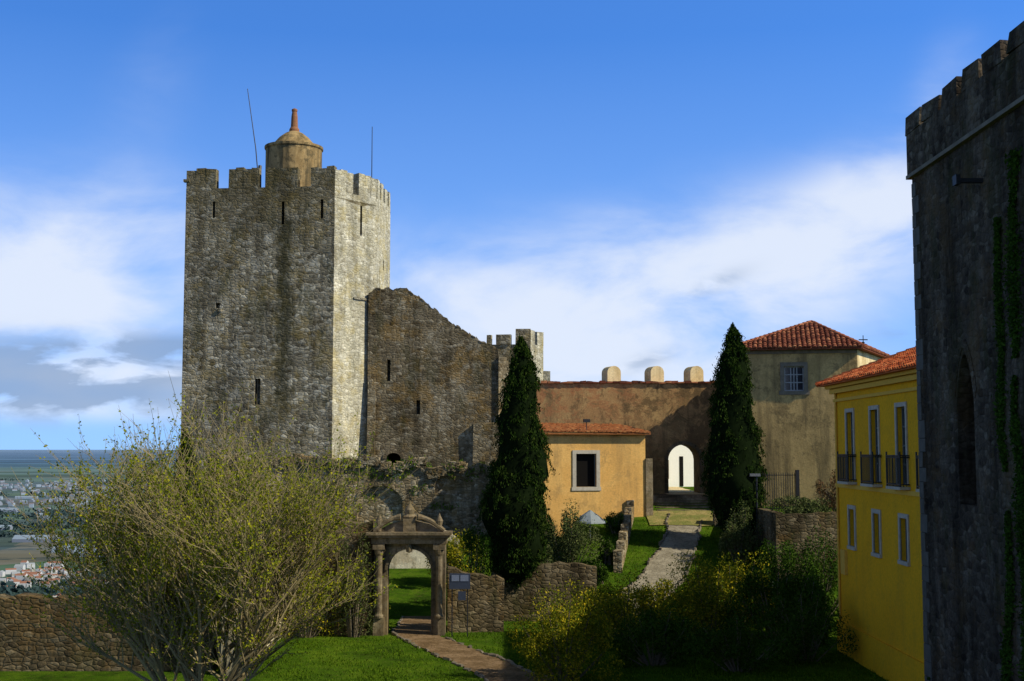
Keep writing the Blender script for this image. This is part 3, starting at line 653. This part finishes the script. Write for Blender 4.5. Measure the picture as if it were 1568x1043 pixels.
P=MB(); P.box(X1-.6,X1+.1,29.45,29.6,6.2,6.3); P.box(X1-.65,X1-.55,29.4,29.65,6.15,6.38); sp_=P.obj('water_spout',M_iron)
P=MB()
for i in range(14):
    t0=i/14;t1=(i+1)/14-.01
    def pt(t):
        yy=30.4+1.35*t; k=1-abs(2*t-1); return yy,1.2+1.25*math.sin(k*math.pi/2)**.8
    a,b=pt(t0),pt(t1)
    P.add([(X1-.02,a[0],a[1]),(X1-.02,b[0],b[1]),(X1-.02,b[0]+(b[0]-31.08)*.18,b[1]+.22),(X1-.02,a[0]+(a[0]-31.08)*.18,a[1]+.22),(X1+.1,a[0],a[1]),(X1+.1,b[0],b[1]),(X1+.1,b[0],b[1]+.22),(X1+.1,a[0],a[1]+.22)],[(0,1,2,3),(0,4,5,1),(2,6,7,3),(1,5,6,2),(3,7,4,0)])
wa=P.obj('window_arch_stones',M_dark)
P=MB(); P.box(X1+.44,X1+.448,30.6,31.55,-1.2,1.9,0); wv_=P.obj('window_back_panel',M_void)  # near-black panel at the back of the window recess
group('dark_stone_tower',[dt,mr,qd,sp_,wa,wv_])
iv=[]
for y0,ztop,zbot,w,n in ((28.6,5.2,-6,.16,6500),(27.8,6.5,-5,.25,6500),(34.2,-6,-8.4,.25,900)):
    for i in range(n):
        z=random.uniform(zbot,ztop); k=.30+1.0*noise.noise(Vector((z*.9,y0,0)))
        if k<.0: continue
        yy=y0+.5*noise.noise(Vector((0,y0,z*.4)))+random.gauss(0,w*(k+.15)); iv.append((X1-random.uniform(.01,.10),yy,z))
leaves('climbing_ivy',iv,.08,.055,M_ivy,-.3)
# ------------------------------------------------------------------ cypresses
def cypress(name,x,y,zb,zt,Rm,lean=0,n=36000,trunk=1.2):
    Ht=zt-zb-trunk; z0=zb+trunk
    def prof(t): return Rm*min(1,.35+t/.07*.65)*min(1,(t/.3*.45+.55))*max(0,(1-t))**.5*1.12
    def rr(t,a): return prof(t)*(1+.24*noise.noise(Vector((math.cos(a)*1.6,math.sin(a)*1.6,t*8+x)))+.14*noise.noise(Vector((math.cos(a)*4,math.sin(a)*4,t*22+x))))
    cx_=lambda t:x+lean*t+.25*noise.noise(Vector((t*4,x,0)))
    pts=[]; K=700
    for k in range(K):
        t=random.random()**1.1; a=random.uniform(0,2*math.pi); r=rr(t,a)*random.uniform(.8,1.02)
        px,py,pz=cx_(t)+r*math.cos(a),y+r*math.sin(a),z0+t*Ht; h=random.uniform(.3,.65); w=random.uniform(.08,.16)
        m_=n//K; zz=RNG.uniform(0,1,m_)
        gx=RNG.normal(0,1,m_)*w*(1.1-zz); gy=RNG.normal(0,1,m_)*w*(1.1-zz)
        pts.append(np.stack([px+gx-.15*math.cos(a)*zz,py+gy-.15*math.sin(a)*zz,pz+zz*h-h*.3],1))
    lv=leaves('foliage',np.concatenate(pts),.15,.05,M_cyp,1.0)
    c=MB(); rows=26; nn=18; vs=[]
    for i in range(rows+1):
        t=i/rows
        for k in range(nn): a=2*math.pi*k/nn; r=rr(t,a)*.84; vs.append((cx_(t)+r*math.cos(a),y+r*math.sin(a),z0+t*Ht*.97))
    c.add(vs,[(i*nn+k,i*nn+(k+1)%nn,(i+1)*nn+(k+1)%nn,(i+1)*nn+k) for i in range(rows) for k in range(nn)]+[tuple(range(nn))])
    core=c.obj('inner_foliage',simple('cypress_inner',(.007,.012,.004),.95,.4,6,spec=0),True)
    tk=MB(); tk.tube([(x,y,zb-.3),(x+.03,y,zb+.6),(x,y,z0+.8),(x,y,z0+4)],[.3,.22,.18,.1],9)
    for i in range(6): a=i; tk.tube([(x,y,z0-.2),(x+.5*math.cos(a),y+.5*math.sin(a),z0+.6)],[.07,.04],5)
    group(name,[lv,core,tk.obj('trunk',M_bark,True)])
cypress('cypress_tree',.15,64.6,-8.1,5.35,1.9,.35,trunk=1.35)
cypress('cypress_tree',12.9,74.5,-5.7,6.95,1.95,0,trunk=.5)
cypress('evergreen_tree',-18.6,72,-12,.9,1.5,.3,16000)
# ------------------------------------------------------------------ foreground broadleaf tree
tw=MB(); LP=[]
def grow(p,d,L,r,lv):
    pts=[p.copy()];rad=[r];n=5 if lv<3 else 3
    for i in range(n):
        j=Vector((random.gauss(0,1),random.gauss(0,1),random.gauss(0,.6)))*(.09 if lv<3 else .15)
        d=(d+j+Vector((0,0,.03 if lv<2 else .10))).normalized(); p=p+d*L/n; pts.append(p.copy()); rad.append(r*(1-.62*(i+1)/n))
    tw.tube(pts,rad,6 if lv<2 else (4 if lv<3 else 3))
    if lv>=3:
        dens=.50+1.1*noise.noise(p*.6)
        for k in range(1,len(pts)):
            for _ in range(6):
                if random.random()>dens: continue
                q=pts[k-1].lerp(pts[k],random.random()); LP.append(q+Vector((random.gauss(0,.04),random.gauss(0,.04),random.gauss(0,.04))))
    if lv<4:
        nc=(0,10,8,6)[lv]
        for c in range(nc):
            t=random.uniform(.2,1.0)
            i=min(int(t*n),n-1); q=pts[i].lerp(pts[i+1],t*n-i); ax=Vector((random.gauss(0,1),random.gauss(0,1),random.gauss(0,.45))).normalized()
            nd=(d*1.0+ax*.72).normalized()
            if nd.z<.0: nd.z=abs(nd.z)*.4
            grow(q,nd,L*random.uniform(.5,.75),max(rad[i]*.58,.010),lv+1)
base=Vector((-9.5,40,-8.6))
NS=11
for k in range(NS):
    a=2*math.pi*k/NS+.2; sp=random.uniform(.38,.74)
    if k in (0,4,7): sp=.16
    d=Vector((math.cos(a)*sp*1.3,math.sin(a)*sp*.75,1)).normalized()
    grow(base+Vector((math.cos(a)*.25,math.sin(a)*.2,0)),d,random.uniform(4.6,5.4),.11,1)
tk=tw.obj('branches',M_twig)
lv=leaves('leaf_crown',np.array([tuple(p) for p in LP]),.092,.055,M_spring,.2)
group('budding_broadleaf_tree',[tk,lv])
print('LP',len(LP))
# ------------------------------------------------------------------ bushes
def bush(name,x,y,rx,ry,h,mat,n=7000,leaf=.12,z=None,k=30,up=.2):
    z=H(x,y) if z is None else z; pts=[]; stems=MB()
    for i in range(k):
        a=random.uniform(0,2*math.pi); q=math.sqrt(random.random())*.95; hh=random.uniform(.15,1.0)*(1-.45*q*q)
        c=np.array([x+math.cos(a)*q*rx,y+math.sin(a)*q*ry,z+h*hh*.9]); s=random.uniform(.12,.32)
        m_=n//k; v=RNG.normal(size=(m_,3)); v/=np.linalg.norm(v,axis=1)[:,None]; v*=RNG.uniform(.3,1.25,m_)[:,None]**.7
        v=v*np.array([rx*s*1.1,ry*s*1.1,h*s*.85]); pts.append(c+v)
        stems.tube([(x+math.cos(a)*q*.2,y+math.sin(a)*q*.2,z-.2),tuple((c+np.array([x,y,z]))/2),tuple(c+np.array([0,0,h*.12]))],[.045,.03,.012],4)
    P_=np.concatenate(pts); P_=P_[P_[:,2]>z-.1]
    lv=leaves('leaves',P_,leaf,leaf*.5,mat,up); group(name,[lv,stems.obj('stems',M_bark)])
bush('flowering_shrub',1.9,47.8,1.8,1.7,3.4,M_bushy,17000,.10)
bush('flowering_shrub',5.0,58,2.2,1.7,2.9,M_bushy,12000,.11)
bush('flowering_shrub',4.3,61.5,1.6,1.3,2.2,M_bushy,8000,.11)
bush('garden_shrub',5.6,51.5,1.9,1.7,2.4,M_bush,12000,.10)
bush('garden_shrub',8.9,57.5,2.2,1.8,3.9,M_bushy,15000,.11)
bush('garden_shrub',11.6,57,2.2,1.8,3.8,M_bush,15000,.11)
bush('garden_shrub',10.4,61.5,2.3,1.8,3.7,M_bushy,12000,.11)
bush('garden_shrub',13.2,62.5,1.8,1.6,4.2,M_bush,11000,.12)
bush('garden_shrub',14.9,63.0,1.8,1.4,4.4,M_bush,10000,.12)
bush('garden_shrub',12.9,57.5,1.0,1.6,3.2,M_bush,8000,.11)
bush('garden_shrub',7.3,62.5,1.4,1.2,2.2,M_bushy,8000,.11)
bush('garden_shrub',11.9,52.5,1.8,1.7,2.8,M_bush,11000,.10)
bush('garden_shrub',8.7,50.0,2.0,1.6,2.0,M_bush,10000,.10)
bush('grey_leaved_shrub',3.0,70.5,1.7,1.5,4.4,M_grey,12000,.12)
bush('grey_leaved_shrub',1.7,68,1.4,1.3,3.4,M_grey,8000,.12)
bush('garden_shrub',-2.0,67,1.6,1.4,4.4,M_bush,10000,.12)
bush('garden_shrub',-3.1,72,1.5,1.4,3.6,M_bushy,8000,.12)
bush('garden_shrub',12.6,71.8,1.1,1.2,3.3,M_grey,6000,.12)
bush('garden_shrub',6.2,77.2,.8,.7,1.4,M_bush,3500,.1)
bush('garden_shrub',4.6,68.2,.45,.45,1.3,M_bush,3000,.09)
bush('garden_shrub',5.3,71.5,.5,.5,1.5,M_bush,3000,.09)
bush('garden_shrub',15.5,69.6,1.6,.9,1.1,M_grey,5000,.11)
bush('garden_shrub',18.3,71.5,1.4,1.2,3.0,M_red,3500,.12,up=1)
bush('hedge_shrub',-9.3,58.9,1.3,.6,5.2,M_bushy,5000,.10,k=40)
bush('hedge_shrub',-7.2,59.0,.9,.5,5.0,M_grey,5000,.10)
bush('hedge_shrub',-9.0,62.5,2.6,1.0,5.9,M_bushy,9000,.12,k=40)
bush('hedge_shrub',-2.2,61.8,.9,.7,3.9,M_bushy,5000,.11)
bush('garden_shrub',14.0,71,.8,.8,1.6,M_bush,3000,.1)
# lawn blades
g=[]
for i in range(60000):
    x=random.uniform(-12,14);y=46+random.random()**1.4*22
    dp=min(abs((x+4.6)) if y>60 else 9, abs(x-np.interp(y,[46.5,51.8,57,60],[.9,-1.2,-3.4,-4.6])))
    if dp<1.0: continue
    if noise.noise(Vector((x*.5,y*.5,0)))+random.uniform(-.5,.5)>0: g.append((x,y,H(x,y)+.03))
for i in range(9000):
    x=random.uniform(4.5,14);y=random.uniform(66,80)
    if abs(x-np.interp(y,[66,69.3,73,77.5,81],[6.6,8.1,9.2,10.3,10.9]))>1.3: g.append((x,y,H(x,y)+.03))
leaves('lawn_grass',g,.13,.035,M_grassb,1.3)
# ------------------------------------------------------------------ distant town
P=MB(); PF=MB()
def hs(P,x,y,w,d,h,ang,rc):
    c,s=math.cos(ang),math.sin(ang); T=lambda a,b,z:(x+a*c-b*s,y+a*s+b*c,-200+z)
    v=[T(-w,-d,0),T(w,-d,0),T(w,d,0),T(-w,d,0),T(-w,-d,h),T(w,-d,h),T(w,d,h),T(-w,d,h),T(-w,0,h+d*.5),T(w,0,h+d*.5)]
    P.add(v,[(0,1,5,4),(1,2,6,5),(2,3,7,6),(3,0,4,7),(5,6,9),(7,4,8)],random.choice([0,0,3])); P.add(v,[(4,5,9,8),(6,7,8,9)],rc)
cl=[(random.uniform(-.45,-.22),random.uniform(4300,7500)) for _ in range(13)]
cl+=[(-.385,1950),(-.37,2030),(-.395,2100),(-.30,2600),(-.36,1880)]
for ax,dy in cl:
    near=dy<3000; sp_=70 if near else 420
    for i in range(26 if near else 30):
        y=dy+random.gauss(0,sp_*1.2); x=ax*dy+random.gauss(0,sp_)
        k=1 if near else 1.4
        hs(P if near else PF,x,y,random.uniform(5,9)*k,random.uniform(4,6)*k,random.uniform(4,8)*k,random.choice([0,.2,1.6,.5]),random.choice([1,1,2]))
for i in range(16):
    y=random.uniform(2300,6000); hs(PF,random.uniform(-.45,-.24)*y,y,random.uniform(30,60),random.uniform(8,16),7,random.choice([0,.1]),2)
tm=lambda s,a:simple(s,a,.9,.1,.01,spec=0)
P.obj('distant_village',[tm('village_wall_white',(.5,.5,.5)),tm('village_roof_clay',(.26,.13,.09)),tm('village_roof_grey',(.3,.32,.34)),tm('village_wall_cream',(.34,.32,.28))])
PF.obj('distant_town',[tm('town_wall_white_hazed',(.28,.34,.41)),tm('town_roof_clay_hazed',(.19,.17,.19)),tm('town_roof_grey_hazed',(.23,.29,.36)),tm('town_wall_cream_hazed',(.22,.25,.30))])  # far town: distance haze is mixed into these wall and roof colours
tp_=[]
for i in range(1100):
    y=1500*math.exp(random.random()*1.7); x=random.uniform(-.47,-.2)*y
    if noise.noise(Vector((x*.002,y*.001,5)))<-.05: continue
    r=random.uniform(5,11)*(1+y/6000)
    tp_.append(np.array([x,y,-200+r*.5])+RNG.normal(size=(22,3))*np.array([r*1.3,r*.7,r*.3]))
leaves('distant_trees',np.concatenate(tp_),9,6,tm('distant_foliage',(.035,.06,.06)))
# ------------------------------------------------------------------ world + sun
w=bpy.data.worlds.new('World'); S.world=w; w.use_nodes=True; N=NT(w.node_tree)
el=R(38); az=math.atan2(.94,-.34)
co=N.n('ShaderNodeTexCoord').outputs['Generated']; sx=N.n('ShaderNodeSeparateXYZ'); N.set(sx.inputs[0],co)
zz=N.m('ADD',N.m('MULTIPLY',sx.outputs[2],2.0),.12)
cv=N.n('ShaderNodeCombineXYZ'); N.set(cv.inputs[0],sx.outputs[0]); N.set(cv.inputs[1],sx.outputs[1]); N.set(cv.inputs[2],zz)
nv=N.n('ShaderNodeVectorMath',{'operation':'NORMALIZE'}); N.set(nv.inputs[0],cv)
sk=N.n('ShaderNodeTexSky'); sk.sky_type='NISHITA'; sk.sun_disc=False; sk.sun_elevation=el; sk.sun_rotation=az; sk.air_density=1.0; sk.dust_density=.3; sk.ozone_density=2.5; N.set(sk.inputs[0],nv)
tint=N.ramp(sx.outputs[2],[(0,(.74,1.5,2.35)),(.36,(.70,1.42,2.3)),(.55,(.66,.66,.58))])
skc=N.mix(1,sk.outputs[0],tint,'MULTIPLY')
a=N.m('ARCTAN2',sx.outputs[0],sx.outputs[1]); e=N.m('ARCSINE',sx.outputs[2])
def gauss(a0,e0,sa,se,amp,rot=0):
    da=N.m('SUBTRACT',a,a0);de=N.m('SUBTRACT',e,e0)
    if rot: de=N.m('SUBTRACT',de,N.m('MULTIPLY',da,rot))
    u=N.m('POWER',N.m('ABSOLUTE',N.m('DIVIDE',da,sa)),2.0); v=N.m('POWER',N.m('ABSOLUTE',N.m('DIVIDE',de,se)),2.0)
    return N.m('MULTIPLY',N.m('EXPONENT',N.m('MULTIPLY',N.m('ADD',u,v),-1.0)),amp)
def summ(l):
    r=l[0]
    for x in l[1:]: r=N.m('ADD',r,x)
    return r
ce=N.n('ShaderNodeCombineXYZ'); N.set(ce.inputs[0],N.m('MULTIPLY',a,7)); N.set(ce.inputs[1],N.m('MULTIPLY',e,15))
f1=N.noise(ce,1.0,7,.55,.3); f2=N.noise(N.mapping(ce,(1.6,2.2,1),(3,8,0)),1.0,6,.55,.3)
hzf=N.ramp(N.m('MULTIPLY',N.m('ABSOLUTE',e),3),[(0,.8),(.15,.65),(.45,.35),(.95,0.0)])
col=N.mix(hzf,skc,(2.8,4.4,7.2))
fill_cloud=N.m('MULTIPLY',N.ramp(N.m('MULTIPLY',sx.outputs[1],-1.0),[(.0,0.0),(.35,1.0)]),N.m('MULTIPLY',N.ramp(sx.outputs[2],[(0,1.0),(.55,0.0)]),.75))  # unseen white cloud at the camera's back, added to whiten the fill light
W=summ([gauss(-.38,.105,.10,.045,1.1),gauss(-.31,.165,.14,.045,.6,-.1),gauss(-.03,.11,.17,.06,.6),gauss(.14,.125,.15,.065,.85,.15),gauss(.285,.18,.08,.05,.75,.3),gauss(.33,.25,.03,.05,.4,.6),gauss(.09,.06,.2,.035,.5),gauss(-.3,.055,.15,.012,.7),gauss(-.3,.03,.2,.012,.5),gauss(-.28,.27,.05,.06,.18,.8),fill_cloud])
Wm=N.m('MULTIPLY',W,N.ramp(f1,[(.3,.3),(.62,1.05)]),clamp=True)
Wm=N.ramp(Wm,[(.02,0.0),(.88,.88)],'EASE')
col=N.mix(Wm,col,(6.5,7.0,7.9))
G=summ([gauss(-.33,.062,.16,.018,1.4),gauss(-.36,.035,.14,.014,1.1),gauss(-.25,.078,.08,.010,.7),gauss(.155,.126,.025,.007,.8,.35),gauss(.105,.068,.02,.006,.7,.3),gauss(.31,.09,.03,.008,.6)])
Gm=N.m('MULTIPLY',G,N.ramp(f2,[(.43,0.0),(.54,1.0)]),clamp=True)
col=N.mix(N.m('MULTIPLY',Gm,.75),col,(2.0,2.9,4.5))
bg=N.n('ShaderNodeBackground'); bg.inputs[1].default_value=.125; N.set(bg.inputs[0],col)
o=N.n('ShaderNodeOutputWorld'); N.nt.links.new(bg.outputs[0],o.inputs[0])
sd=bpy.data.lights.new('sun','SUN'); sd.energy=5.0; sd.angle=R(.5); sd.color=(1,.92,.73)
so=bpy.data.objects.new('sun',sd); S.collection.objects.link(so)
dirn=Vector((math.sin(az)*math.cos(el),math.cos(az)*math.cos(el),math.sin(el)))
so.rotation_euler=dirn.to_track_quat('Z','Y').to_euler(); so.location=(40,-10,60)
# camera
cd=bpy.data.cameras.new('camera'); cd.lens=45; cd.sensor_width=36; cd.clip_start=.1; cd.clip_end=600000
cm=bpy.data.objects.new('camera',cd); S.collection.objects.link(cm); cm.location=(0,0,0); cm.rotation_euler=(R(90+4.84),0,0)
S.camera=cm
S.view_settings.view_transform='Standard'; S.view_settings.look='None'; S.view_settings.exposure=0
